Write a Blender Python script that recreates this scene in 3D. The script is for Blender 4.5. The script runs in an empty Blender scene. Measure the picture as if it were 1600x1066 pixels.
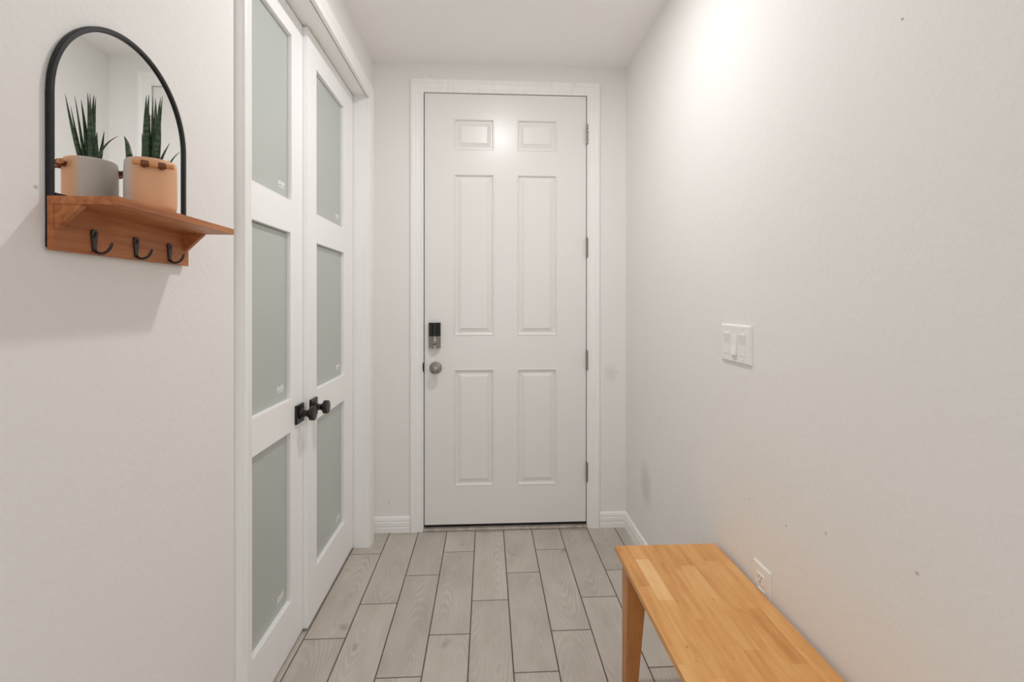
import bpy, bmesh, math, random
from mathutils import Vector, Matrix
PI = math.pi
S = bpy.context.scene
COL = S.collection

# ------------------------------------------------------------------ materials
def lin(c):
    return tuple(((v/255)/12.92 if v/255 <= .04045 else ((v/255+.055)/1.055)**2.4) for v in c) + (1,)

def mat(name, rgb, rough=.5, metal=0, spec=.5, trans=0, coat=0):
    m = bpy.data.materials.new(name); m.use_nodes = True
    b = m.node_tree.nodes['Principled BSDF']
    b.inputs['Base Color'].default_value = lin(rgb)
    b.inputs['Roughness'].default_value = rough
    b.inputs['Metallic'].default_value = metal
    b.inputs['Specular IOR Level'].default_value = spec
    b.inputs['Transmission Weight'].default_value = trans
    b.inputs['Coat Weight'].default_value = coat
    return m

class NT:
    def __init__(s, m):
        s.m = m; s.t = m.node_tree; s.b = s.t.nodes['Principled BSDF']
    def n(s, typ, **kw):
        nd = s.t.nodes.new(typ)
        ins = kw.pop('ins', {})
        for k, v in kw.items(): setattr(nd, k, v)
        for k, v in ins.items():
            if hasattr(v, 'is_linked') or isinstance(v, bpy.types.NodeSocket): s.t.links.new(v, nd.inputs[k])
            else: nd.inputs[k].default_value = v
        return nd
    def math(s, op, a, b=0.0, c=None):
        ins = {0: a, 1: b}
        if c is not None: ins[2] = c
        return s.n('ShaderNodeMath', operation=op, ins=ins).outputs[0]
    def vec(s, x, y, z):
        return s.n('ShaderNodeCombineXYZ', ins={0: x, 1: y, 2: z}).outputs[0]
    def noise(s, v, scale, detail=3, rough=.5, dist=0):
        return s.n('ShaderNodeTexNoise', ins={'Vector': v, 'Scale': scale, 'Detail': detail, 'Roughness': rough, 'Distortion': dist}).outputs['Fac']
    def ramp(s, f, stops):
        r = s.n('ShaderNodeValToRGB', ins={0: f}); e = r.color_ramp.elements
        while len(e) > 1: e.remove(e[-1])
        e[0].position = stops[0][0]; e[0].color = lin(stops[0][1])
        for p, c in stops[1:]:
            k = e.new(p); k.color = lin(c)
        return r.outputs[0]
    def mix(s, f, a, b, mode='MIX'):
        nd = s.n('ShaderNodeMix', data_type='RGBA', blend_type=mode)
        for i, v in ((0, f), (6, a), (7, b)):
            if isinstance(v, bpy.types.NodeSocket): s.t.links.new(v, nd.inputs[i])
            else: nd.inputs[i].default_value = v
        return nd.outputs[2]
    def pos(s):
        g = s.n('ShaderNodeNewGeometry').outputs['Position']
        x = s.n('ShaderNodeSeparateXYZ', ins={0: g})
        return g, x.outputs[0], x.outputs[1], x.outputs[2]
    def bump(s, h, strength, dist=.001):
        b = s.n('ShaderNodeBump', ins={'Height': h, 'Strength': strength, 'Distance': dist})
        s.t.links.new(b.outputs[0], s.b.inputs['Normal'])
    def col(s, c): s.t.links.new(c, s.b.inputs['Base Color'])
    def rough(s, c): s.t.links.new(c, s.b.inputs['Roughness'])

def wall_mat(name, rgb, bump=.35, rough=.75, marks=()):
    m = mat(name, rgb, rough, spec=.25); k = NT(m); g, x, y, z = k.pos()
    h = k.math('ADD', k.math('MULTIPLY', k.noise(g, 95, 3, .55), 1.0), k.math('MULTIPLY', k.noise(g, 38, 2), .8))
    k.bump(h, bump, .0016)
    c = lin(rgb); d = tuple(v*.965 for v in c[:3]) + (1,)
    c = k.mix(k.noise(g, 2.3, 3), c, d)
    # nicks, specks, scuffs and soft darker patches on the paint: centre, half sizes, colour, strength
    wob = k.n('ShaderNodeVectorMath', operation='SCALE', ins={0: k.n('ShaderNodeTexNoise', ins={'Vector': g, 'Scale': 45.0, 'Detail': 3.0}).outputs['Color'], 'Scale': .9}).outputs[0]
    for p, r_, cc, st in marks:
        v = k.n('ShaderNodeVectorMath', operation='SUBTRACT', ins={0: g, 1: p}).outputs[0]
        v = k.n('ShaderNodeVectorMath', operation='DIVIDE', ins={0: v, 1: r_}).outputs[0]
        v = k.n('ShaderNodeVectorMath', operation='ADD', ins={0: v, 1: wob}).outputs[0]
        v = k.n('ShaderNodeVectorMath', operation='SUBTRACT', ins={0: v, 1: (.45, .45, .45)}).outputs[0]
        l = k.n('ShaderNodeVectorMath', operation='LENGTH', ins={0: v}).outputs['Value']
        f = k.n('ShaderNodeMapRange', interpolation_type='SMOOTHSTEP', ins={0: l, 1: 1.0, 2: .25, 3: 0.0, 4: st}).outputs[0]
        c = k.mix(f, c, lin(cc))
    k.col(c)
    return m

M = {}
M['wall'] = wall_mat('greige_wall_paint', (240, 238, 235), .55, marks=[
    ((.792, .8775, 1.823), (.02, .0045, .0035), (105, 95, 88), .8), ((.792, 1.41, .687), (.02, .004, .003), (120, 110, 104), .7),
    ((.792, .844, .782), (.02, .007, .005), (150, 138, 132), .55), ((.792, 1.083, .740), (.02, .006, .008), (186, 176, 170), .45),
    ((.792, 1.232, .688), (.02, .006, .004), (160, 150, 144), .5), ((.792, 2.17, .743), (.02, .010, .004), (150, 140, 132), .5),
    ((-.3183, 2.7047, 2.548), (.006, .02, .004), (120, 110, 102), .7), ((-.5444, 2.7047, .165), (.007, .02, .005), (140, 128, 118), .6),
    ((.708, 2.7047, .87), (.05, .02, .07), (222, 214, 205), .5), ((-.628, .703, 1.442), (.02, .005, .004), (140, 130, 126), .5),
    ((.792, 2.36, .37), (.02, .11, .15), (206, 199, 194), .5)])  # last entry: broad soft darker patch low on the right wall
M['ceiling'] = wall_mat('ceiling_paint', (251, 249, 248), .15)
M['trim'] = mat('white_trim_paint', (244, 243, 240), .38, spec=.45)
M['door'] = mat('white_door_paint', (236, 234, 230), .30, spec=.5)
k = NT(M['door']); g, x, y, z = k.pos(); k.bump(k.noise(k.vec(k.math('MULTIPLY', x, 3), k.math('MULTIPLY', y, 3), k.math('MULTIPLY', z, 2)), 14, 2), .04, .002)
# scuffed trim of the closet opening
k = NT(M['trim']); g, x, y, z = k.pos()
n = k.noise(k.vec(k.math('MULTIPLY', x, 60), k.math('MULTIPLY', y, 60), k.math('MULTIPLY', z, 3)), 1, 4, .6)
k.col(k.ramp(n, [(.3, (247, 246, 243)), (.60, (244, 243, 240)), (.82, (234, 230, 224))]))
M['closet_door'] = mat('white_closet_door_paint', (250, 250, 249), .42, spec=.4)
M['frosted'] = mat('frosted_glass', (203, 209, 203), .33, spec=.6, trans=.18)
M['etch'] = mat('white_etching', (245, 246, 244), .6)
M['black_metal'] = mat('matte_black_metal', (34, 30, 29), .34, .3)
M['hook_metal'] = mat('dark_gunmetal', (62, 57, 55), .36, .55)
M['black_frame'] = mat('black_frame', (26, 25, 27), .45, .2)
M['nickel'] = mat('satin_nickel', (158, 151, 143), .27, 1)
M['hinge'] = mat('dull_hinge_metal', (150, 143, 135), .35, 1)
M['black_gloss'] = mat('black_gloss_plastic', (14, 13, 15), .25)
M['rubber'] = mat('black_rubber', (24, 18, 15), .8)
M['plastic'] = mat('white_plastic', (240, 239, 235), .35)
M['slot'] = mat('dark_slot', (60, 58, 55), .7)
M['screw'] = mat('painted_screw', (224, 222, 217), .4)
M['mirror'] = mat('mirror_silver', (247, 249, 248), .012, 1)
M['grout'] = mat('grout', (118, 105, 93), .9)
k = NT(M['grout']); g, x, y, z = k.pos(); k.col(k.ramp(k.noise(g, 60, 3), [(.3, (92, 80, 70)), (.7, (112, 99, 88))]))
M['threshold'] = mat('threshold_metal', (150, 142, 133), .5, .3)
k = NT(M['threshold']); g, x, y, z = k.pos(); k.col(k.ramp(k.noise(g, 25, 4, .7), [(.3, (140, 131, 121)), (.6, (172, 164, 155))]))
M['closet_inside'] = mat('closet_paint', (196, 194, 190), .8)
M['soil'] = mat('mossy_soil', (52, 60, 40), .9)

def tile_mat():
    m = mat('grey_wood_look_tile', (172, 163, 152), .42, spec=.35); k = NT(m); g, x, y, z = k.pos()
    a = k.n('ShaderNodeAttribute', attribute_name='tile', attribute_type='GEOMETRY')
    sx = k.n('ShaderNodeSeparateXYZ', ins={0: a.outputs['Vector']}); cx, cy, sd = sx.outputs
    lx = k.math('SUBTRACT', x, cx); ly = k.math('SUBTRACT', y, cy)
    s37 = k.math('MULTIPLY', sd, 37.0)
    # slow wander of the grain
    wv = k.vec(k.math('MULTIPLY', x, 9), k.math('MULTIPLY', y, 3.2), s37)
    w = k.math('SUBTRACT', k.noise(wv, 1, 2), .5)
    ox = k.math('MULTIPLY', k.math('SUBTRACT', k.math('FRACT', k.math('MULTIPLY', sd, 7.31)), .5), .17)
    oy = k.math('MULTIPLY', k.math('SUBTRACT', k.math('FRACT', k.math('MULTIPLY', sd, 13.7)), .5), .9)
    gx = k.math('ADD', k.math('ADD', lx, ox), k.math('MULTIPLY', w, .055))
    gy = k.math('MULTIPLY', k.math('ADD', ly, oy), .15)
    r = k.math('SQRT', k.math('ADD', k.math('MULTIPLY', gx, gx), k.math('MULTIPLY', gy, gy)))
    band = k.math('SINE', k.math('MULTIPLY', r, 680))
    band = k.math('POWER', k.math('MULTIPLY_ADD', band, .5, .5), 2.2)
    fade = k.noise(k.vec(k.math('MULTIPLY', x, 11), k.math('MULTIPLY', y, 4), s37), 1, 3)
    fade = k.math('MAXIMUM', k.math('MULTIPLY', k.math('SUBTRACT', fade, .36), 2.6), .08)
    fine = k.noise(k.vec(k.math('MULTIPLY', x, 210), k.math('MULTIPLY', y, 9), s37), 1, 3, .6)
    blot = k.noise(k.vec(k.math('MULTIPLY', x, 13), k.math('MULTIPLY', y, 5), k.math('ADD', s37, 5)), 1, 3)
    knot = k.noise(k.vec(k.math('MULTIPLY', x, 15), k.math('MULTIPLY', y, 8), k.math('ADD', s37, 11)), 1, 1)
    base = k.ramp(blot, [(.25, (184, 177, 168)), (.5, (198, 191, 182)), (.75, (208, 202, 193))])
    c = k.mix(k.math('MULTIPLY', k.math('MULTIPLY', band, fade), .75), base, lin((226, 219, 209)))
    c = k.mix(k.math('MULTIPLY', fine, .50), c, lin((166, 156, 145)))
    kn = k.n('ShaderNodeMapRange', ins={0: knot, 1: .72, 2: .86, 3: 0.0, 4: .7}).outputs[0]
    c = k.mix(kn, c, lin((128, 118, 109)))
    tone = k.math('MULTIPLY_ADD', k.math('FRACT', k.math('MULTIPLY', sd, 91.7)), .12, .94)
    hs = k.n('ShaderNodeHueSaturation', ins={'Value': tone, 'Color': c}); k.col(hs.outputs[0])
    k.rough(k.math('MULTIPLY_ADD', fine, .2, .36))
    k.bump(k.math('ADD', fine, k.math('MULTIPLY', band, .3)), .08, .0008)
    return m
M['tile'] = tile_mat()

def wood_mat(name, stops, axis='y', rough=.35, streak=55, attr=True, spec=.4, flecks=0):
    """Straight grained wood, grain along the given world axis; staves vary in tone by the face attribute «tile»."""
    m = mat(name, stops[1][1], rough, spec=spec); k = NT(m); g, x, y, z = k.pos()
    sd = 0.0
    if attr:
        a = k.n('ShaderNodeAttribute', attribute_name='tile', attribute_type='GEOMETRY')
        sx = k.n('ShaderNodeSeparateXYZ', ins={0: a.outputs['Vector']}); sd = sx.outputs[2]; tn = sx.outputs[0]
    s37 = k.math('MULTIPLY', sd, 37.0)
    along, a2, a3 = {'y': (y, x, z), 'z': (z, x, y), 'x': (x, y, z)}[axis]
    st = k.noise(k.vec(k.math('MULTIPLY', a2, streak), k.math('MULTIPLY', along, 4), k.math('MULTIPLY_ADD', a3, streak, s37)), 1, 4, .55, .3)
    bl = k.noise(k.vec(k.math('MULTIPLY', a2, 12), k.math('MULTIPLY', along, 6), k.math('MULTIPLY_ADD', a3, 12, s37)), 1, 3, .6)
    f = k.math('ADD', k.math('MULTIPLY', st, .55), k.math('MULTIPLY', bl, .45))
    if attr: f = k.math('ADD', f, tn)
    c = k.ramp(f, stops)
    if flecks:
        fl = k.noise(k.vec(k.math('MULTIPLY', a2, 70), k.math('MULTIPLY', along, 32), s37), 1, 1)
        fm = k.n('ShaderNodeMapRange', ins={0: fl, 1: .73, 2: .85, 3: 0.0, 4: flecks}).outputs[0]
        c = k.mix(fm, c, lin((150, 92, 42)))
    k.col(c); k.bump(st, .06, .0006)
    return m
M['bench'] = wood_mat('honey_butcher_block', [(.25, (196, 134, 72)), (.5, (220, 161, 95)), (.62, (228, 173, 108)), (.85, (238, 194, 133))], flecks=.6, rough=.38)
M['bench_leg'] = wood_mat('honey_leg_wood', [(.25, (164, 100, 50)), (.5, (190, 126, 70)), (.75, (210, 150, 92))], axis='z', attr=False, streak=70)
M['shelf'] = wood_mat('reddish_wood', [(.34, (146, 82, 42)), (.5, (176, 108, 62)), (.66, (200, 138, 90))], attr=False, streak=95, rough=.45)
M['handle_wood'] = wood_mat('pale_handle_wood', [(.3, (190, 124, 76)), (.6, (216, 158, 106))], axis='x', attr=False, rough=.5)
M['lug'] = mat('dark_brown_lug', (116, 66, 34), .5)
M['lug_grey'] = mat('grey_lug', (150, 138, 128), .6)

def pot_mat():
    # peach pot; wall side coloured grey to imitate its grey mirror reflection
    m = mat('pot_greyed_for_mirror', (226, 178, 138), .55, spec=.35); k = NT(m)
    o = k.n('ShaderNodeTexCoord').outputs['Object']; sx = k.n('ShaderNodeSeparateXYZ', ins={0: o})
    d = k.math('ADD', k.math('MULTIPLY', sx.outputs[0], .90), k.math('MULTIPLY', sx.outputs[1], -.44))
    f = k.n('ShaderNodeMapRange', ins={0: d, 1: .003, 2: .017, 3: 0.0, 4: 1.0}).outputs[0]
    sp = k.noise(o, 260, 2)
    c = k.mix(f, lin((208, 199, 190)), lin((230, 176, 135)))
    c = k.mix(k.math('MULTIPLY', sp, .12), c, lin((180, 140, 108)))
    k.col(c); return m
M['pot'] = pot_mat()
def leaf_mat():
    m = mat('snake_plant_leaf', (62, 86, 50), .42, spec=.4); k = NT(m)
    g, x, y, z = k.pos()
    b = k.noise(k.vec(k.math('MULTIPLY', x, 90), k.math('MULTIPLY', y, 90), k.math('MULTIPLY', z, 190)), 1, 3, .6)
    k.col(k.ramp(b, [(.3, (28, 44, 26)), (.5, (46, 68, 40)), (.68, (84, 106, 66))])); return m
M['leaf'] = leaf_mat()

# ------------------------------------------------------------------ mesh helpers
ORG = {}
class MB:
    def __init__(s): s.v = []; s.f = []; s.sm = []; s.at = []
    def add(s, vs, fs, smooth=False, at=None):
        o = len(s.v); s.v += [Vector(p) for p in vs]
        for q in fs: s.f.append([i+o for i in q]); s.sm.append(smooth); s.at.append(at)
        return s
    def box(s, a, b, at=None):
        (x0, y0, z0), (x1, y1, z1) = a, b
        x0, x1 = sorted((x0, x1)); y0, y1 = sorted((y0, y1)); z0, z1 = sorted((z0, z1))
        v = [(x0,y0,z0),(x1,y0,z0),(x1,y1,z0),(x0,y1,z0),(x0,y0,z1),(x1,y0,z1),(x1,y1,z1),(x0,y1,z1)]
        return s.add(v, [(0,3,2,1),(4,5,6,7),(0,1,5,4),(1,2,6,5),(2,3,7,6),(3,0,4,7)], at=at)
    def prism(s, poly, fn, d0, d1, smooth=False):
        """poly: list of (u,v); fn(u,v,d)->xyz; extruded from d0 to d1."""
        n = len(poly)
        v = [fn(u, w, d0) for u, w in poly] + [fn(u, w, d1) for u, w in poly]
        s.add(v, [list(range(n))[::-1], list(range(n, 2*n))])
        s.add(v, [(i, (i+1) % n, n+(i+1) % n, n+i) for i in range(n)], smooth)
        return s
    def tube(s, pts, rad, n=12, up=(0,0,1), flat=1.0, caps=True):
        """Swept tube; rad a number or list; flat squashes the cross-section along the second axis."""
        P = [Vector(p) for p in pts]; R = rad if isinstance(rad, (list, tuple)) else [rad]*len(P)
        vs = []
        ref = Vector(up)
        for i, p in enumerate(P):
            t = (P[min(i+1, len(P)-1)] - P[max(i-1, 0)]).normalized()
            a = ref - t*ref.dot(t)
            if a.length < 1e-4: a = t.orthogonal()
            a.normalize(); b = t.cross(a)
            for k in range(n):
                q = 2*PI*k/n; vs.append(p + a*math.cos(q)*R[i] + b*math.sin(q)*R[i]*flat)
        fs = [(i*n+k, i*n+(k+1) % n, (i+1)*n+(k+1) % n, (i+1)*n+k) for i in range(len(P)-1) for k in range(n)]
        s.add(vs, fs, True)
        if caps: s.add(vs[:n], [list(range(n))[::-1]]); s.add(vs[-n:], [list(range(n))])
        return s
    def lathe(s, prof, c, axis, n=32, sharp=True):
        """prof: (radius, distance along axis); c: centre; axis: unit vector."""
        A = Vector(axis).normalized(); a = A.orthogonal().normalized(); b = A.cross(a); c = Vector(c)
        vs = []
        for r, d in prof:
            for k in range(n):
                q = 2*PI*k/n; vs.append(c + A*d + (a*math.cos(q) + b*math.sin(q))*max(r, 1e-5))
        fs = [(i*n+k, i*n+(k+1) % n, (i+1)*n+(k+1) % n, (i+1)*n+k) for i in range(len(prof)-1) for k in range(n)]
        return s.add(vs, fs, True)
    def sweep(s, lines, smooth=False, cap=True):
        """lines: list of polylines (profile point -> polyline) joined side by side into strips."""
        m = len(lines[0]); vs = [p for L in lines for p in L]
        s.add(vs, [(i*m+j, i*m+j+1, (i+1)*m+j+1, (i+1)*m+j) for i in range(len(lines)-1) for j in range(m-1)], smooth)
        if cap:
            n = len(lines)
            s.add([L[0] for L in lines], [list(range(n))]); s.add([L[-1] for L in lines], [list(range(n))[::-1]])
        return s
    def build(s, name, m, parent=None, bevel=0, seg=2, auto=None, weld=False, origin=None):
        if parent is None:
            if origin is None:
                lo = [min(p[i] for p in s.v) for i in range(3)]; hi = [max(p[i] for p in s.v) for i in range(3)]
                origin = Vector(((lo[0]+hi[0])/2, (lo[1]+hi[1])/2, lo[2]))
            og = Vector(origin)
        else: og = ORG[parent.name]
        me = bpy.data.meshes.new(name); me.from_pydata([p-og for p in s.v], [], s.f)
        for p, q in zip(me.polygons, s.sm): p.use_smooth = q
        if any(a is not None for a in s.at):
            A = me.attributes.new('tile', 'FLOAT_VECTOR', 'FACE')
            for i, a in enumerate(s.at): A.data[i].vector = a or (0, 0, 0)
        bm = bmesh.new(); bm.from_mesh(me)
        if weld or any(s.sm): bmesh.ops.remove_doubles(bm, verts=bm.verts, dist=1e-6)
        bmesh.ops.recalc_face_normals(bm, faces=bm.faces)
        bm.to_mesh(me); bm.free()
        me.materials.append(M[m])
        o = bpy.data.objects.new(name, me); COL.objects.link(o)
        if parent is None: o.location = og
        else: o.parent = parent
        ORG[o.name] = og
        if any(s.sm):
            md = o.modifiers.new('edge_split', 'EDGE_SPLIT'); md.split_angle = math.radians(auto or 38)
        if bevel:
            md = o.modifiers.new('bevel', 'BEVEL'); md.width = bevel; md.segments = seg; md.limit_method = 'ANGLE'; md.angle_limit = math.radians(40)
        return o

def tag(o, label=None, cat=None, group=None, kind=None):
    if label: o['label'] = label
    if cat: o['category'] = cat
    if group: o['group'] = group
    if kind: o['kind'] = kind
    return o
def struct(o, label, cat): return tag(o, label, cat, kind='structure')
def empty(name, loc, label, cat, group=None, kind=None):
    o = bpy.data.objects.new(name, None); COL.objects.link(o); o.location = loc; o.empty_display_size = .05
    ORG[o.name] = Vector(loc)
    return tag(o, label, cat, group, kind)
def child(name, parent, loc):
    o = bpy.data.objects.new(name, None); COL.objects.link(o); o.parent = parent
    o.location = Vector(loc) - ORG[parent.name]; ORG[o.name] = Vector(loc); o.empty_display_size = .02
    return o
def frames(mb, us, vs, rects, fn, rings, cap=True):
    """A face over the us x vs grid with ring-shaped mouldings or holes at rects (u0,v0,u1,v1)."""
    U = sorted(set([us[0], us[1]] + [r[0] for r in rects] + [r[2] for r in rects]))
    V = sorted(set([vs[0], vs[1]] + [r[1] for r in rects] + [r[3] for r in rects]))
    for i in range(len(U)-1):
        for j in range(len(V)-1):
            cu, cv = (U[i]+U[i+1])/2, (V[j]+V[j+1])/2
            if any(r[0] < cu < r[2] and r[1] < cv < r[3] for r in rects): continue
            mb.add([fn(U[i], V[j], 0), fn(U[i+1], V[j], 0), fn(U[i+1], V[j+1], 0), fn(U[i], V[j+1], 0)], [(0,1,2,3)])
    for u0, v0, u1, v1 in rects:
        loops = [[fn(u0+t, v0+t, d), fn(u1-t, v0+t, d), fn(u1-t, v1-t, d), fn(u0+t, v1-t, d)] for t, d in rings]
        vv = [p for L in loops for p in L]
        mb.add(vv, [(i*4+q, i*4+(q+1) % 4, (i+1)*4+(q+1) % 4, (i+1)*4+q) for i in range(len(rings)-1) for q in range(4)])
        if cap: mb.add(loops[-1], [(0,1,2,3)])
    return mb

# ------------------------------------------------------------------ dimensions (metres; y runs down the hall to the entry door)
D = 2.7047; XR = .792; XL = -.628; HC = 2.6164
OY0, OY1, OZ = 1.270, 2.536, 2.356           # closet opening in the left wall
DX0, DX1 = -.3525, .5657                     # entry door opening
YB = -.9                                     # where the hall opens into the room behind the camera

# floor: wood-look tiles 6x24 inch, laid a third off
rnd = random.Random(4)
mb = MB(); gr = MB()
TX, TW, TL, G = -.538, .1577, .6126, .0050
def tiles(mb, xa, xb, ya, yb):
    c0 = math.floor((xa-TX)/TW); c1 = math.ceil((xb-TX)/TW)
    for c in range(c0, c1):
        x0 = max(TX+c*TW+G/2, xa); x1 = min(TX+(c+1)*TW-G/2, xb)
        if x1-x0 < .003: continue
        yo = 2.062 + .2042*(c % 3)
        for r in range(math.floor((ya-yo)/TL), math.ceil((yb-yo)/TL)):
            y0 = max(yo+r*TL+G/2, ya); y1 = min(yo+(r+1)*TL-G/2, yb)
            if y1-y0 < .003: continue
            t = ((x0+x1)/2, yo+(r+.5)*TL, rnd.random())
            a, b = -.0022, 0.0
            v = [(x0,y0,a),(x1,y0,a),(x1,y1,a),(x0,y1,a),(x0,y0,b),(x1,y0,b),(x1,y1,b),(x0,y1,b)]
            mb.add(v, [(4,5,6,7),(0,1,5,4),(1,2,6,5),(2,3,7,6),(3,0,4,7)], at=t)
tiles(mb, -.86, .80, YB, 2.75)
tiles(mb, -2.5, 2.5, -4.5, YB)
fl = mb.build('floor', 'tile', origin=(0, 0, 0))
struct(fl, 'grey wood-look plank tile floor laid in a third-offset pattern', 'floor')
g_ = MB(); g_.box((-2.5, -4.5, -.06), (2.5, 2.9, -.0016)); o = g_.build('grout', 'grout', fl)
tag(o, 'brown grout between the grey planks')

# shell
def wall(name, boxes, label, m='wall', cat='wall'):
    mb = MB()
    for a, b in boxes: mb.box(a, b)
    return struct(mb.build(name, m), label, cat)
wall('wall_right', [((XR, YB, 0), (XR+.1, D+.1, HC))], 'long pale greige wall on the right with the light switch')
wall('wall_back', [((XL-.1, D, 0), (DX0-.0205, D+.1, HC)), ((DX1+.0205, D, 0), (XR, D+.1, HC)), ((DX0-.0205, D, 2.4715), (DX1+.0205, D+.1, HC))],
     'pale greige end wall around the entry door')
wall('wall_left', [((XL-.11, YB, 0), (XL, OY0-.018, HC)), ((XL-.11, OY0-.018, OZ+.018), (XL, OY1+.018, HC)), ((XL-.11, OY1+.018, 0), (XL, D, HC))],
     'pale greige wall on the left holding the mirror and closet')
wall('ceiling', [((XL-.11, YB, HC), (XR+.1, D+.1, HC+.08))], 'flat pale ceiling above the entry hall', 'ceiling', 'ceiling')
# closet behind the frosted doors
wall('wall_closet', [((-1.45, 1.1, 0), (-1.40, 2.75, HC)), ((-1.40, 1.1, 0), (XL-.11, 1.15, HC)), ((-1.40, 2.70, 0), (XL-.11, 2.75, HC)), ((-1.40, 1.15, HC-.05), (XL-.11, 2.70, HC)), ((-1.40, 1.15, -.05), (-.862, 2.70, -.001))],
     'plain inside of the closet behind the frosted doors', 'closet_inside')
# unseen room the hall opens into; wide rear opening added for the fill light
RW, RY, RH = 2.4, -3.0, 2.75
wall('wall_rear', [((-RW, RY-.1, 0), (-1.7, RY, RH)), ((1.7, RY-.1, 0), (RW, RY, RH)), ((-1.7, RY-.1, 2.45), (1.7, RY, RH)),
                   ((-RW-.1, RY-.1, 0), (-RW, YB, RH)), ((RW, RY-.1, 0), (RW+.1, YB, RH)),
                   ((-RW-.1, YB-.001, 0), (XL-.11, YB+.1, RH)), ((XR+.1, YB-.001, 0), (RW+.1, YB+.1, RH)), ((XL-.11, YB, HC+.08), (XR+.1, YB+.1, RH)),
                   ((-RW-.1, RY-.1, RH), (RW+.1, YB+.1, RH+.08))], 'white walls of the living room behind the hall')

# ------------------------------------------------------------------ trim
def casing(mb, x0, x1, zt, prof, fn):
    """U-shaped mitred casing round an opening x0..x1, head at zt. prof: (t outward, d proud)."""
    mb.sweep([[fn(x0-t, 0, d), fn(x0-t, zt+t, d), fn(x1+t, zt+t, d), fn(x1+t, 0, d)] for t, d in prof])
    return mb
PROF = [(0, 0), (0, .0095), (.003, .0115), (.012, .0115), (.015, .0095), (.019, .0095), (.023, .0115), (.040, .0135), (.046, .0135), (.050, .016), (.054, .0175), (.066, .0175), (.070, .016), (.0735, .012), (.0735, 0)]
mb = MB(); casing(mb, DX0-.001, DX1+.001, 2.4525, PROF, lambda u, v, d: (u, D-d, v))
# jambs and stop
mb.box((DX0-.020, D, 0), (DX0-.0015, D+.10, 2.4700)); mb.box((DX1+.0015, D, 0), (DX1+.020, D+.10, 2.4700)); mb.box((DX0-.0015, D, 2.4530), (DX1+.0015, D+.10, 2.4700))
mb.box((DX0-.0015, D+.047, .02), (DX0+.012, D+.06, 2.453)); mb.box((DX1-.012, D+.047, .02), (DX1+.0015, D+.06, 2.453)); mb.box((DX0, D+.047, 2.440), (DX1, D+.06, 2.453))
t1 = mb.build('trim_1', 'trim'); struct(t1, 'white moulded casing around the entry door', 'door casing')
# strike lip of the latch
mb = MB(); mb.prism([(-.0055*math.cos(a), .028*math.sin(a)) for a in [-PI/2+PI*i/14 for i in range(15)]] + [(.002, .028), (.002, -.028)], lambda u, v, d: (DX0+u, D-d, .919+v), .010, .0145)
o = mb.build('strike_plate', 'black_metal', t1); tag(o, 'dark rounded strike plate lip')
# closet trim
PC = [(0, .006), (0, .019), (.004, .021), (.020, .021), (.026, .019), (.034, .022), (.046, .024), (.062, .024), (.074, .022), (.080, .016), (.080, 0), (0.002, 0)]
mb = MB()
x_n, x_f = OY0+.006, OY1+.002
fnL = lambda u, v, d: (XL+d, u, v)
zt = OZ-.008
near = [(min(t*.53, .0425), d) for t, d in PC]
lines = []
for (t, d), (tn, dn) in zip(PC, near):
    lines.append([fnL(x_n-tn, 0, d), fnL(x_n-tn, zt+t, d), fnL(x_f+t, zt+t, d), fnL(x_f+t, 0, d)])
mb.sweep(lines)
# jamb lining of the opening and a stop bead
mb.box((XL-.109, OY0-.016, 0), (XL+.012, OY0, OZ+.0165)); mb.box((XL-.109, OY1, 0), (XL+.012, OY1+.016, OZ+.0165)); mb.box((XL-.109, OY0, OZ), (XL+.012, OY1, OZ+.0165))
t2 = mb.build('trim_2', 'trim'); struct(t2, 'white casing and jamb around the frosted closet doors', 'door casing')

# baseboards
BP = [(0, 0), (0, .0135), (.026, .0135), (.029, .0115), (.034, .0115), (.037, .0135), (.056, .0135), (.058, .0110), (.063, .0110), (.066, .0125), (.078, .0105), (.084, .007), (.0865, .003), (.0865, 0)]
mb = MB(); mb.sweep([[(XL+.001, D-d, z), (DX0-.0755, D-d, z)] for z, d in BP]); struct(mb.build('baseboard_back', 'trim'), 'short white grooved baseboard left of the entry door', 'baseboard')
mb = MB(); mb.sweep([[(DX1+.0755, D-d, z), (XR-d, D-d, z), (XR-d, YB, z)] for z, d in BP]); struct(mb.build('baseboard_right', 'trim'), 'white grooved baseboard right of the door turning along the right wall', 'baseboard')
mb = MB(); mb.sweep([[(XL+d, YB, z), (XL+d, x_n-.0435, z)] for z, d in BP]); struct(mb.build('baseboard_left', 'trim'), 'white baseboard below the mirror wall', 'baseboard')
# threshold
mb = MB(); mb.prism([(2.686, 0), (2.686, .009), (2.692, .016), (D+.02, .020), (D+.10, .020), (D+.10, 0)], lambda u, v, d: (d, u, v), DX0-.001, DX1+.001)
struct(mb.build('threshold', 'threshold'), 'worn grey sill strip under the entry door', 'threshold')

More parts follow.
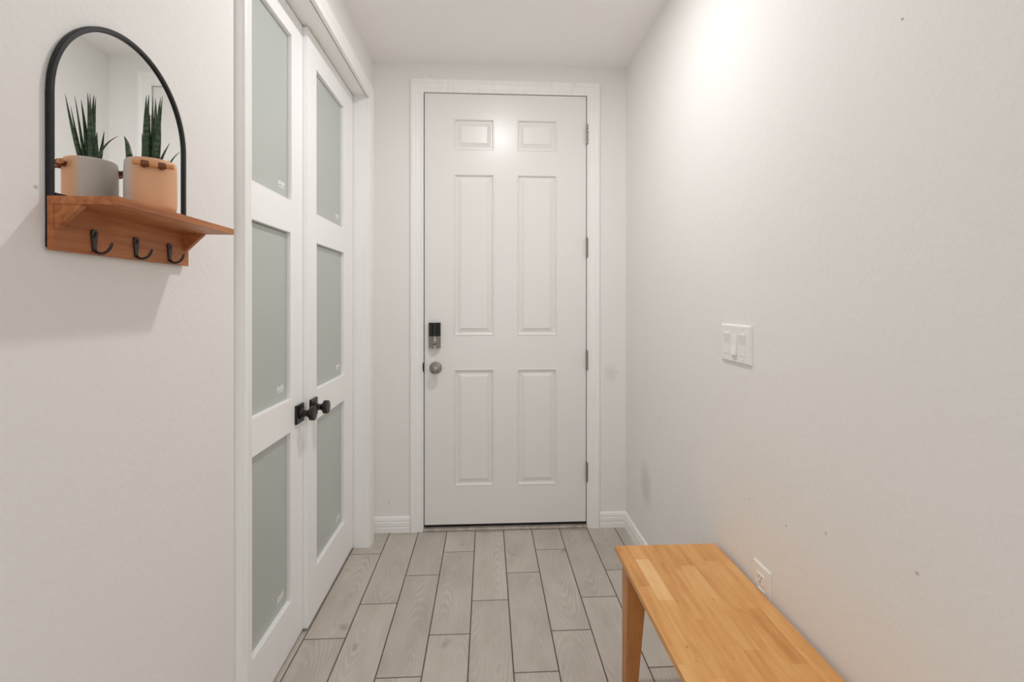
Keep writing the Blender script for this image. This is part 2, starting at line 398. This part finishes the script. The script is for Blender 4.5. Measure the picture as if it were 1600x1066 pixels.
# ------------------------------------------------------------------ entry door
SX0, SX1, SZ0, SZ1 = DX0+.0040, DX1-.0032, .0325, 2.4495
rects = []
for x0, x1 in ((-.1868, .0415), (.1685, .3975)):
    for z0, z1 in ((.2455, .9055), (1.0925, 2.0020), (2.1350, 2.3125)): rects.append((x0, z0, x1, z1))
mb = MB()
YF = D+.002
fnD = lambda u, v, d: (u, YF-d, v)
rings = [(0, 0), (.002, .0024), (.0065, .0024), (.0085, -.001), (.012, -.0105), (.014, -.0115), (.019, -.0115), (.039, -.0035), (.041, -.0015), (.0435, -.0012)]
frames(mb, (SX0, SX1), (SZ0, SZ1), rects, fnD, rings)
yb_ = YF+.044
mb.add([(SX0, yb_, SZ0), (SX1, yb_, SZ0), (SX1, yb_, SZ1), (SX0, yb_, SZ1)], [(0,1,2,3)])
c4 = [(SX0, SZ0), (SX1, SZ0), (SX1, SZ1), (SX0, SZ1)]
for i in range(4):
    (a, b), (c, d) = c4[i], c4[(i+1) % 4]
    mb.add([(a, YF, b), (c, YF, d), (c, yb_, d), (a, yb_, b)], [(0,1,2,3)])
d1 = mb.build('door_1', 'door', weld=True, origin=((SX0+SX1)/2, D, 0))
struct(d1, 'tall white six-panel entry door with keypad deadbolt and round knob', 'door')
mb = MB(); mb.box((SX0, YF+.001, .0200), (SX1, YF+.040, .0328)); mb.build('door_sweep', 'rubber', d1)
# hinges: barrel with knuckles and leaf edges
for i, zc in enumerate((.316, .950, 1.589, 2.231)):
    mb = MB(); cx, cy = DX1+.0005, D-.0115
    h = .054
    for kk in range(5):
        z0 = zc-h+kk*2*h/5; z1 = z0+2*h/5
        mb.lathe([(0, z0+.0006), (.0055, z0+.0006), (.0063, z0+.0016), (.0063, z1-.0016), (.0055, z1-.0006), (0, z1-.0006)], (cx, cy, 0), (0, 0, 1), 16)
    mb.lathe([(0, zc+h), (.0045, zc+h), (.0045, zc+h+.003), (.002, zc+h+.006), (0, zc+h+.006)], (cx, cy, 0), (0, 0, 1), 12)
    mb.box((cx-.0012, cy, zc-h), (cx+.0012, D+.03, zc+h))
    mb.build('hinge', 'hinge', d1)
# knob
kc = (-.287, YF, .913)
kb = MB().lathe([(0, 0), (.0345, 0), (.0345, .004), (.032, .008), (.028, .0095), (.016, .011), (.0125, .014), (.0115, .028), (.014, .034), (.0235, .040), (.0275, .047), (.0275, .055), (.0245, .062), (.017, .0655), (0, .0665)], kc, (0, -1, 0), 40).build('door_knob', 'nickel', d1, auto=30)
tag(kb, 'round satin nickel door knob')
mb = MB().lathe([(0, .066), (.0065, .066), (.0065, .0705), (.0055, .072), (0, .072)], kc, (0, -1, 0), 20); mb.box((kc[0]-.0012, kc[1]-.076, kc[2]-.005), (kc[0]+.0012, kc[1]-.0715, kc[2]+.005)); mb.build('lock_button', 'nickel', kb)
# keypad deadbolt
lc, hw = -.2915, .0325
lock = child('deadbolt', d1, (lc, YF, 1.09)); tag(lock, 'deadbolt with black upper cover and nickel lower plate')
def curved(z0, z1, dep, hw_, bulge):
    mb = MB(); N = 14
    poly = [(-hw_, 0)] + [(-hw_ + 2*hw_*i/N, dep + bulge*(1-(2*i/N-1)**2)) for i in range(N+1)] + [(hw_, 0)]
    return mb.prism(poly, lambda u, v, d: (lc+u, YF-v, d), z0, z1, True)
curved(1.0915, 1.1665, .016, hw, .022).build('battery_cover', 'black_gloss', lock, bevel=.002)
lp = curved(1.0245, 1.0915, .014, hw+.0005, .020).build('lower_plate', 'nickel', lock, bevel=.004)
MB().lathe([(0, .030), (.0195, .030), (.0195, .034), (.017, .038), (.012, .0405), (0, .041)], (lc, YF, 1.062), (0, -1, 0), 32).build('turn_rosette', 'nickel', lp)
mb = MB(); mb.box((lc-.0045, YF-.054, 1.062-.0135), (lc+.0045, YF-.038, 1.062+.0135)); tn = mb.build('thumb_turn', 'nickel', lp, bevel=.003)

# ------------------------------------------------------------------ closet doors
def closet_door(name, x, y0, y1, z0, z1, panes, label, etchseed):
    fn = lambda u, v, d: (x+d, u, v)
    mb = MB(); T = .035
    r = [(a, b, c, d) for a, b, c, d in panes]
    frames(mb, (y0, y1), (z0, z1), r, fn, [(0, 0), (.0012, -.0012), (.0012, -T)], cap=False)
    frames(mb, (y0, y1), (z0, z1), [(a+.0012, b+.0012, c-.0012, d-.0012) for a, b, c, d in r], lambda u, v, d: (x-T, u, v), [(0, 0), (0, 0)], cap=False)
    cs = [(y0, z0), (y1, z0), (y1, z1), (y0, z1)]
    for i in range(4):
        (a, b), (c, d) = cs[i], cs[(i+1) % 4]
        mb.add([fn(a, b, 0), fn(c, d, 0), fn(c, d, -T), fn(a, b, -T)], [(0,1,2,3)])
    dr = mb.build(name, 'closet_door', weld=True, origin=(x, y0 if name == 'door_2' else y1, 0), bevel=.0012)
    struct(dr, label, 'door')
    rr = random.Random(etchseed)
    for a, b, c, d in panes:
        g = MB(); g.box((x-.022, a+.0015, b+.0015), (x-.016, c-.0065, d-.0040)); gl = g.build('glass_pane', 'frosted', dr)
        tag(gl, 'frosted grey glass pane')
        # little tempered-glass stamp in the lower far corner: an oval ring with a row of tiny strokes in it
        e = MB(); cy, cz = c-.052, b+.052
        f2 = lambda u, v, dd: (x-.0160+dd, u, v)
        for j in range(6):
            w = .0058; u0 = cy-.026+j*.0086; hgt = .0125+.006*rr.random(); dz = -.002*rr.random()
            if j == 2: hgt *= .5
            e.prism([(u0, cz+dz-hgt/2), (u0+w, cz+dz-hgt/2), (u0+w+.0015, cz+dz+hgt/2), (u0+.0015, cz+dz+hgt/2)], f2, 0, .0004)
        e.prism([(cy-.024, cz-.016), (cy+.020, cz-.016), (cy+.020, cz-.0125), (cy-.024, cz-.0125)], f2, 0, .0004)
        tag(e.build('glass_stamp', 'etch', gl), 'tiny white etched stamp')
    return dr
XD2, XD3 = -.714, -.696
dz = .012
d2 = closet_door('door_2', XD2, 1.2735, 1.8985, dz, 2.350, [(1.385, .188, 1.789, .8075), (1.385, .926, 1.789, 1.535), (1.385, 1.652, 1.800, 2.258)],
                 'nearer white closet door with three frosted panes, set slightly back', 1)
d3 = closet_door('door_3', XD3, 1.9015, 2.5300, dz, 2.349, [(2.002, .203, 2.388, .8015), (2.002, .925, 2.383, 1.5225), (2.002, 1.640, 2.378, 2.232)],
                 'farther white closet door with three frosted panes, next to the entry', 2)
def closet_knob(door, x, yc, zc):
    kn = child('door_knob', door, (x, yc, zc)); tag(kn, 'black knob on a square black rosette')
    MB().box((x, yc-.035, zc-.035), (x+.0095, yc+.035, zc+.035)).build('rosette', 'black_metal', kn, bevel=.0015)
    MB().lathe([(0, .0095), (.021, .0095), (.021, .013), (.017, .018), (.0130, .023), (.0115, .030), (.0130, .037), (.0225, .044), (.0262, .046), (.0265, .060), (.0255, .0625), (.021, .0635), (0, .0635)], (x, yc, zc), (1, 0, 0), 36).build('knob', 'black_metal', kn, auto=25)
closet_knob(d2, XD2, 1.8575, .859)
closet_knob(d3, XD3, 1.9545, .862)

# ------------------------------------------------------------------ mirror with shelf and hooks
Y0, Y1, ZB, ZA, R = .716, 1.026, 1.356, 1.584, .155
yc = (Y0+Y1)/2
wm = empty('wall_mirror', (XL, yc, ZB), 'black-framed arched mirror with wooden shelf and three hooks on the left wall', 'mirror')
def arch(off, zb):
    r = R-off
    return [(Y0+off, zb)] + [(yc - r*math.cos(PI*i/48), ZA + r*math.sin(PI*i/48)) for i in range(49)] + [(Y1-off, zb)]
mb = MB()
fx = lambda u, v, d: (XL+d, u, v)
# frame: outer side, front rim, inner lip, glass seat
prof = [(0, .0012), (0, .0065), (.0012, .0078), (.0070, .0078), (.0082, .0065), (.0082, .0030)]
lines = []
for off, d in prof:
    P = arch(off, ZB+.004); lines.append([fx(u, v, d) for u, v in P])
mb.sweep(lines, smooth=True)
# bottom rail of the frame, just above the shelf
mb.box((XL+.0012, Y0+.0082, 1.4335), (XL+.0078, Y1-.0082, 1.4395))
mb.box((XL+.0008, Y0, ZB+.004), (XL+.0016, Y1, ZA))
fr = mb.build('frame', 'black_frame', wm, auto=35); tag(fr, 'thin black metal arch frame')
gm = MB(); P = arch(.0080, 1.436); gm.add([fx(u, v, .0040) for u, v in P], [list(range(len(P)))]); gm.add([fx(u, v, .0018) for u, v in P], [list(range(len(P)))])
n_ = len(P); gm.add([fx(u, v, .0040) for u, v in P] + [fx(u, v, .0018) for u, v in P], [(i, (i+1) % n_, n_+(i+1) % n_, n_+i) for i in range(n_)])
gm.build('mirror_glass', 'mirror', wm)
XB = -.6166                                   # front of the wooden back board
bb = MB().box((XL+.0036, Y0-.0006, ZB), (XB, Y1+.0006, 1.4325)).build('back_board', 'shelf', wm, bevel=.0006); tag(bb, 'reddish wooden board carrying the hooks')
MB().box((XB-.0078, Y0-.0010, 1.4215), (-.5252, Y1+.0010, 1.4332)).build('shelf', 'shelf', wm, bevel=.0006)
for ya in (Y0+.0058, Y1-.0095):
    MB().prism([(XB, 1.4215), (XB+.037, 1.4215), (XB+.037, 1.4195), (XB+.003, 1.3865), (XB, 1.3865)], lambda u, v, d: (u, d, v), ya-.0048, ya+.0048).build('bracket', 'shelf', wm, bevel=.0004)
for i, yh in enumerate((.786, .876, .965)):
    hk = child('hook', wm, (XB, yh, 1.377)); tag(hk, 'black coat hook')
    # plate: a tapering strip with a rounded head
    pl = [(-.0027, -.0165), (.0027, -.0165), (.0062, .012)] + [(.0062*math.cos(a), .0125+.0062*math.sin(a)) for a in [PI*j/10 for j in range(11)]] + [(-.0062, .012)]
    MB().prism(pl, lambda u, v, d: (XB+d, yh+u, 1.377+v), .0002, .0026).build('hook_plate', 'hook_metal', hk, bevel=.0005)
    pts = [(XB+.0018, yh, 1.3625), (XB+.0055, yh, 1.3590), (XB+.0110, yh, 1.3575), (XB+.0165, yh, 1.3585), (XB+.0215, yh, 1.3615), (XB+.0255, yh, 1.3665), (XB+.0275, yh, 1.3720), (XB+.0290, yh, 1.3745)]
    MB().tube(pts, [.0026, .0024, .0021, .0021, .0022, .0023, .0022, .0013], 10, (0, 1, 0)).build('hook_arm', 'hook_metal', hk)
    for uz in (.0105, .0150):
        MB().lathe([(0, 0), (.0022, 0), (.0019, .0012), (0, .0016)], (XB+.0026, yh+(.0016 if uz > .012 else -.0012), 1.377+uz-.003), (1, 0, 0), 12).build('screw', 'black_gloss', hk)

# ------------------------------------------------------------------ potted snake plant on the shelf
PX, PY, PZ = -.5747, .8531, 1.4332  # pot centre and main leaf tips solved from image pixels, direct and reflected
pp = empty('potted_plant', (PX, PY, PZ), 'small snake plant in a peach and grey pot on the mirror shelf', 'plant')
r = .0372
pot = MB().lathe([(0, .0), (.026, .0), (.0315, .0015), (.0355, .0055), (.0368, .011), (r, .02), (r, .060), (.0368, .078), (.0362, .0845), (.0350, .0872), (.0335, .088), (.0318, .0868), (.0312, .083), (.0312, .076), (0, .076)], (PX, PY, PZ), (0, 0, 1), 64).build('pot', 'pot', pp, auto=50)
tag(pot, 'peach ceramic pot, wall side coloured grey for its mirror image')
MB().lathe([(0, .0765), (.0312, .0765), (.030, .080), (.020, .0835), (.008, .085), (0, .085)], (PX, PY, PZ), (0, 0, 1), 40).build('soil', 'soil', pp)
nx, ny = .62, -.785; ln = math.hypot(nx, ny); nx /= ln; ny /= ln
for sg in (1, -1):
    ax, ay = nx*sg, ny*sg; tx, ty = -ay, ax
    hz = PZ+.0745
    cxh, cyh = PX+ax*(r+.0060), PY+ay*(r+.0060)
    hd = MB().tube([(cxh+tx*s, cyh+ty*s, hz) for s in (-.0275, -.0268, .0268, .0275)], [.0034, .0040, .0040, .0034], 14).build('handle', 'handle_wood', pp)
    tag(hd, 'wooden rod handle')
    for s in (-.0115, .0115):
        mb = MB(); P = [(cxh+tx*(s+q), cyh+ty*(s+q), hz) for q in (-.0055, -.0045, .0045, .0055)]
        mb.tube(P, [.0046, .0054, .0054, .0046], 14)
        mb.tube([(cxh+tx*s, cyh+ty*s, hz), (PX+ax*(r-.003)+tx*s, PY+ay*(r-.003)+ty*s, hz-.001)], .0045, 12)
        mb.build('lug', 'lug' if sg > 0 or s < 0 else 'lug', hd)
def leaf(mb, base, tip, w, bow=(0, 0, 0), flat=.45, up=(1, 0, 0), n=9):
    b, t = Vector(base), Vector(tip); bw = Vector(bow); pts = []; rad = []
    for i in range(n+1):
        q = i/n; pts.append(b.lerp(t, q) + bw*math.sin(PI*q))
        rad.append(w*(.80+.20*math.sin(min(q*2.2, 1)*PI/2))*(max(1-q, 0)**.85) + .00025)
    mb.tube(pts, rad, 10, up, flat)
fo = MB(); zb = PZ+.080; K = 1.0
def rel(x, y, z=None): return (PX+(x+.5747)*K, PY+(y-.8531)*K) + (() if z is None else (PZ+(z-1.4332)*K,))
L = [((-.566, .846), (-.5458, .8379, 1.6287), .0042), ((-.569, .849), (-.5543, .8462, 1.6299), .0045), ((-.570, .853), (-.5601, .8518, 1.6250), .0048),
     ((-.578, .848), (-.574, .8474, 1.6354), .0066), ((-.581, .851), (-.5782, .8473, 1.6340), .0068), ((-.576, .857), (-.5754, .8588, 1.637), .0062),
     ((-.573, .860), (-.5745, .864, 1.635), .0058), ((-.572, .855), (-.5700, .8560, 1.620), .0066), ((-.577, .853), (-.5765, .8520, 1.606), .0070),
     ((-.583, .858), (-.5906, .8609, 1.5760), .0058), ((-.571, .864), (-.5620, .8820, 1.5640), .0036), ((-.586, .852), (-.5875, .8500, 1.5700), .0055),
     ((-.564, .851), (-.5520, .8410, 1.6100), .0042)]
for i, (bs, tip, w) in enumerate(L):
    bx, by = rel(*bs); tip = rel(*tip)
    a = i*1.1; leaf(fo, (bx, by, zb), tip, w, bow=(.0015*math.cos(a), .0015*math.sin(a), 0), up=(math.cos(a), math.sin(a), 0), flat=.6)
leaf(fo, (*rel(-.5960, .8350), zb-.002), rel(-.6195, .8540, 1.5655), .0062, bow=(.002, -.001, .007), up=(.6, .8, 0), flat=.35)
leaf(fo, (*rel(-.5600, .8700), zb-.002), rel(-.5480, .8900, 1.5520), .0040, bow=(-.001, -.001, .003), up=(.8, -.5, 0), flat=.4)
rr = random.Random(9)
for i in range(26):   # mossy curls over the rim
    a = rr.random()*2*PI; q = .018+.011*rr.random(); bx, by = PX+math.cos(a)*q, PY+math.sin(a)*q
    hh = .006+.007*rr.random(); da = rr.uniform(-1, 1)
    fo.tube([(bx, by, zb-.004), (bx+.002*da, by+.002, zb+hh*.7), (bx+.004*da, by+.003*da, zb+hh), (bx+.006*da, by-.002*da, zb+hh*.7)], [.0010, .0010, .0008, .0004], 6)
tag(fo.build('foliage', 'leaf', pp, auto=60), 'upright pointed dark green leaves')

# ------------------------------------------------------------------ bench
BZ, BX0, BX1, BY0, BY1, BT = .4575, .4315, .7775, .56, 1.600, .017
bn = empty('bench', ((BX0+BX1)/2, (BY0+BY1)/2, 0), 'honey-coloured butcher-block wooden bench against the right wall', 'bench')
mb = MB(); rb = random.Random(21); NS = 8; sw = (BX1-BX0)/NS
def stave(x0, x1, y0, y1, tone): mb.add([(x0, y0, BZ), (x1, y0, BZ), (x1, y1, BZ), (x0, y1, BZ)], [(0,1,2,3)], at=(tone, 0, rb.random()))
for i in range(NS):
    x0, x1 = BX0+i*sw, BX0+(i+1)*sw
    cuts = [BY0]
    while cuts[-1] < BY1-.12: cuts.append(cuts[-1]+rb.uniform(.16, .38))
    cuts = [c for c in cuts if c < BY1-.08] + [BY1]
    if i in (1, 2): cuts = [c for c in cuts if c < 1.20] + [1.303, 1.5130, BY1] if i == 1 else [c for c in cuts if c < 1.15] + [1.22, 1.49, BY1]
    for a, b in zip(cuts, cuts[1:]):
        tone = rb.uniform(-.10, .09)
        if i == 1 and abs(a-1.303) < .002: tone = .28
        if i == 1 and a >= 1.51: tone = .03
        stave(x0, x1, a, b, tone)
top = (0.0, 0, .5)
for a, b in (((BX0, BY0), (BX1, BY0)), ((BX1, BY0), (BX1, BY1)), ((BX1, BY1), (BX0, BY1)), ((BX0, BY1), (BX0, BY0))):
    mb.add([(*a, BZ-BT), (*b, BZ-BT), (*b, BZ), (*a, BZ)], [(0,1,2,3)], at=(-.03, 0, .37))
mb.add([(BX0, BY0, BZ-BT), (BX0, BY1, BZ-BT), (BX1, BY1, BZ-BT), (BX1, BY0, BZ-BT)], [(0,1,2,3)], at=(-.05, 0, .77))
tag(mb.build('seat_top', 'bench', bn, weld=True), 'finger-jointed seat top with one paler stave')
def leg(x_out, y_out, sx, sy):
    """Tapered square leg: outer faces upright, inner faces slope in."""
    m_ = MB(); w1, w0, t1_, t0 = .062, .036, .060, .040
    zt_, zb_ = BZ-BT, 0.0
    def ring(z, w, t): return [(x_out, y_out, z), (x_out+sx*w, y_out, z), (x_out+sx*w, y_out+sy*t, z), (x_out, y_out+sy*t, z)]
    zz = zt_-.07
    v = ring(zb_, w0, t0)+ring(zz, w1, t1_)+ring(zt_, w1, t1_)
    m_.add(v, [(0,1,2,3), (8,9,10,11)] + [(a*4+q, a*4+(q+1) % 4, a*4+4+(q+1) % 4, a*4+4+q) for a in (0, 1) for q in range(4)])
    return m_.build('leg', 'bench_leg', bn, bevel=.003, weld=True)
leg(BX0+.007, BY1-.062, 1, -1); leg(BX1-.012, BY1-.062, -1, -1); leg(BX0+.007, BY0+.062, 1, 1); leg(BX1-.012, BY0+.062, -1, 1)

# ------------------------------------------------------------------ switch and outlet on the right wall
ls = empty('light_switch', (XR, 1.48, 1.15), 'white triple rocker light switch plate on the right wall', 'light switch')
def on_wall(u, v, d): return (XR-d, u, v)
PY0, PY1, PZ0, PZ1 = 1.393, 1.5735, 1.0905, 1.2105
def bevplate(mb, y0, y1, z0, z1, t=.0078, e=.004):
    mb.add([on_wall(y0, z0, 0), on_wall(y1, z0, 0), on_wall(y1, z1, 0), on_wall(y0, z1, 0), on_wall(y0, z0, t*.45), on_wall(y1, z0, t*.45), on_wall(y1, z1, t*.45), on_wall(y0, z1, t*.45),
            on_wall(y0+e, z0+e, t), on_wall(y1-e, z0+e, t), on_wall(y1-e, z1-e, t), on_wall(y0+e, z1-e, t)],
           [(0,1,2,3)] + [(i, (i+1) % 4, 4+(i+1) % 4, 4+i) for i in range(4)] + [(4+i, 4+(i+1) % 4, 8+(i+1) % 4, 8+i) for i in range(4)] + [(8,9,10,11)])
    return mb
bevplate(MB(), PY0, PY1, PZ0, PZ1).build('plate', 'plastic', ls, bevel=.0008)
zm = (PZ0+PZ1)/2-.002
for i, (yc_, st) in enumerate(((1.530, 0), (1.483, 1), (1.436, 0))):
    mb = MB(); w = .0160; hh = .0335; b = .0075
    if st == 0: pr = [(-hh, b), (-hh, b+.0015), (0, b+.0010), (hh, b+.0062), (hh, b)]      # pressed at the bottom
    else: pr = [(-hh, b), (-hh, b+.0075), (0, b+.0030), (hh, b+.0008), (hh, b)]          # pressed at the top
    mb.prism(pr, lambda u, v, d: (XR-v, d, zm+u), yc_-w, yc_+w)
    tag(mb.build('rocker', 'plastic', ls, bevel=.0007), 'rocker pressed at the top' if st else None)
    for zz in (zm+.0475, zm-.0475):
        MB().lathe([(0, 0), (.0030, 0), (.0026, .0009), (0, .0012)], (XR-.0077, yc_, zz), (-1, 0, 0), 14).build('screw', 'screw', ls)
ol = empty('wall_outlet', (XR, 1.337, .405), 'white electrical outlet low on the right wall just above the bench', 'outlet')
bevplate(MB(), 1.2945, 1.3785, .400, .527, .006, .004).build('plate', 'plastic', ol, bevel=.0008)
for zc in (.4865, .4435):
    rc = MB(); rc.box((XR-.0088, 1.3375-.0165, zc-.0150), (XR-.0055, 1.3375+.0165, zc+.0150)); rcp = rc.build('receptacle', 'plastic', ol, bevel=.0012)
    for dy, h_ in ((-.0065, .0085), (.0065, .0070)):
        MB().box((XR-.0091, 1.3375+dy-.0012, zc+.002-h_/2+.003), (XR-.0086, 1.3375+dy+.0012, zc+.002+h_/2+.003)).build('slot', 'slot', rcp)
    MB().lathe([(0, 0), (.0026, 0), (.0026, .0004), (0, .0004)], (XR-.0087, 1.3375, zc-.0075), (-1, 0, 0), 14).build('slot', 'slot', rcp)

# ------------------------------------------------------------------ camera
f, yaw, pit, rol, sy, CH = 749.878, .05202, -.0018, .00051, -59.677, 1.28218
fw = Vector((math.sin(yaw)*math.cos(pit), math.cos(yaw)*math.cos(pit), math.sin(pit)))
rt = Vector((math.cos(yaw), -math.sin(yaw), 0)); up = rt.cross(fw)
r2 = rt*math.cos(rol) + up*math.sin(rol); u2 = -rt*math.sin(rol) + up*math.cos(rol)
cd = bpy.data.cameras.new('camera'); cam = bpy.data.objects.new('camera', cd); COL.objects.link(cam)
mw = Matrix.Identity(4)
for i in range(3): mw[i][0] = r2[i]; mw[i][1] = u2[i]; mw[i][2] = -fw[i]
mw[0][3], mw[1][3], mw[2][3] = 0, 0, CH
cam.matrix_world = mw
cd.sensor_fit = 'HORIZONTAL'; cd.sensor_width = 36; cd.lens = f/1600*36; cd.shift_x = 0; cd.shift_y = sy/1600; cd.clip_start = .02
S.camera = cam

# ------------------------------------------------------------------ light
def area(name, loc, rot, size, power, col=(1, 1, 1), shape='RECTANGLE', sy_=None, spread=PI):
    l = bpy.data.lights.new(name, 'AREA'); l.shape = shape; l.size = size
    if sy_: l.size_y = sy_
    l.energy = power; l.color = col; l.spread = spread
    o = bpy.data.objects.new(name, l); COL.objects.link(o); o.location = loc; o.rotation_euler = rot
    return o
area('hall_downlight', (.095, 1.60, HC-.012), (0, 0, 0), .08, 10.2, (.995, .975, .985), 'DISK')
area('rear_fill_light', (0, RY+.03, .98), (PI/2, 0, 0), 3.3, 10, (.94, .97, 1), 'RECTANGLE', 1.9)  # added fill from behind the camera, set in the rear opening
area('rear_ceiling_fill', (-1.0, -2.0, RH-.012), (0, 0, 0), .9, 10, (.975, .98, 1), 'DISK')  # invented pair of ceiling fills, raising the ambient light in the hall
area('rear_ceiling_fill', (1.0, -2.0, RH-.012), (0, 0, 0), .9, 10, (.975, .98, 1), 'DISK')
w = bpy.data.worlds.new('world'); S.world = w; w.use_nodes = True
w.node_tree.nodes['Background'].inputs[0].default_value = (.85, .92, 1, 1); w.node_tree.nodes['Background'].inputs[1].default_value = 1.0
S.view_settings.view_transform = 'Standard'; S.view_settings.look = 'None'; S.view_settings.gamma = 1; S.view_settings.exposure = .13
S.view_settings.use_curve_mapping = False
try: S.cycles.use_denoising = True
except Exception: pass
S.cycles.max_bounces = 12; S.cycles.diffuse_bounces = 8; S.cycles.caustics_reflective = True; S.cycles.blur_glossy = .6
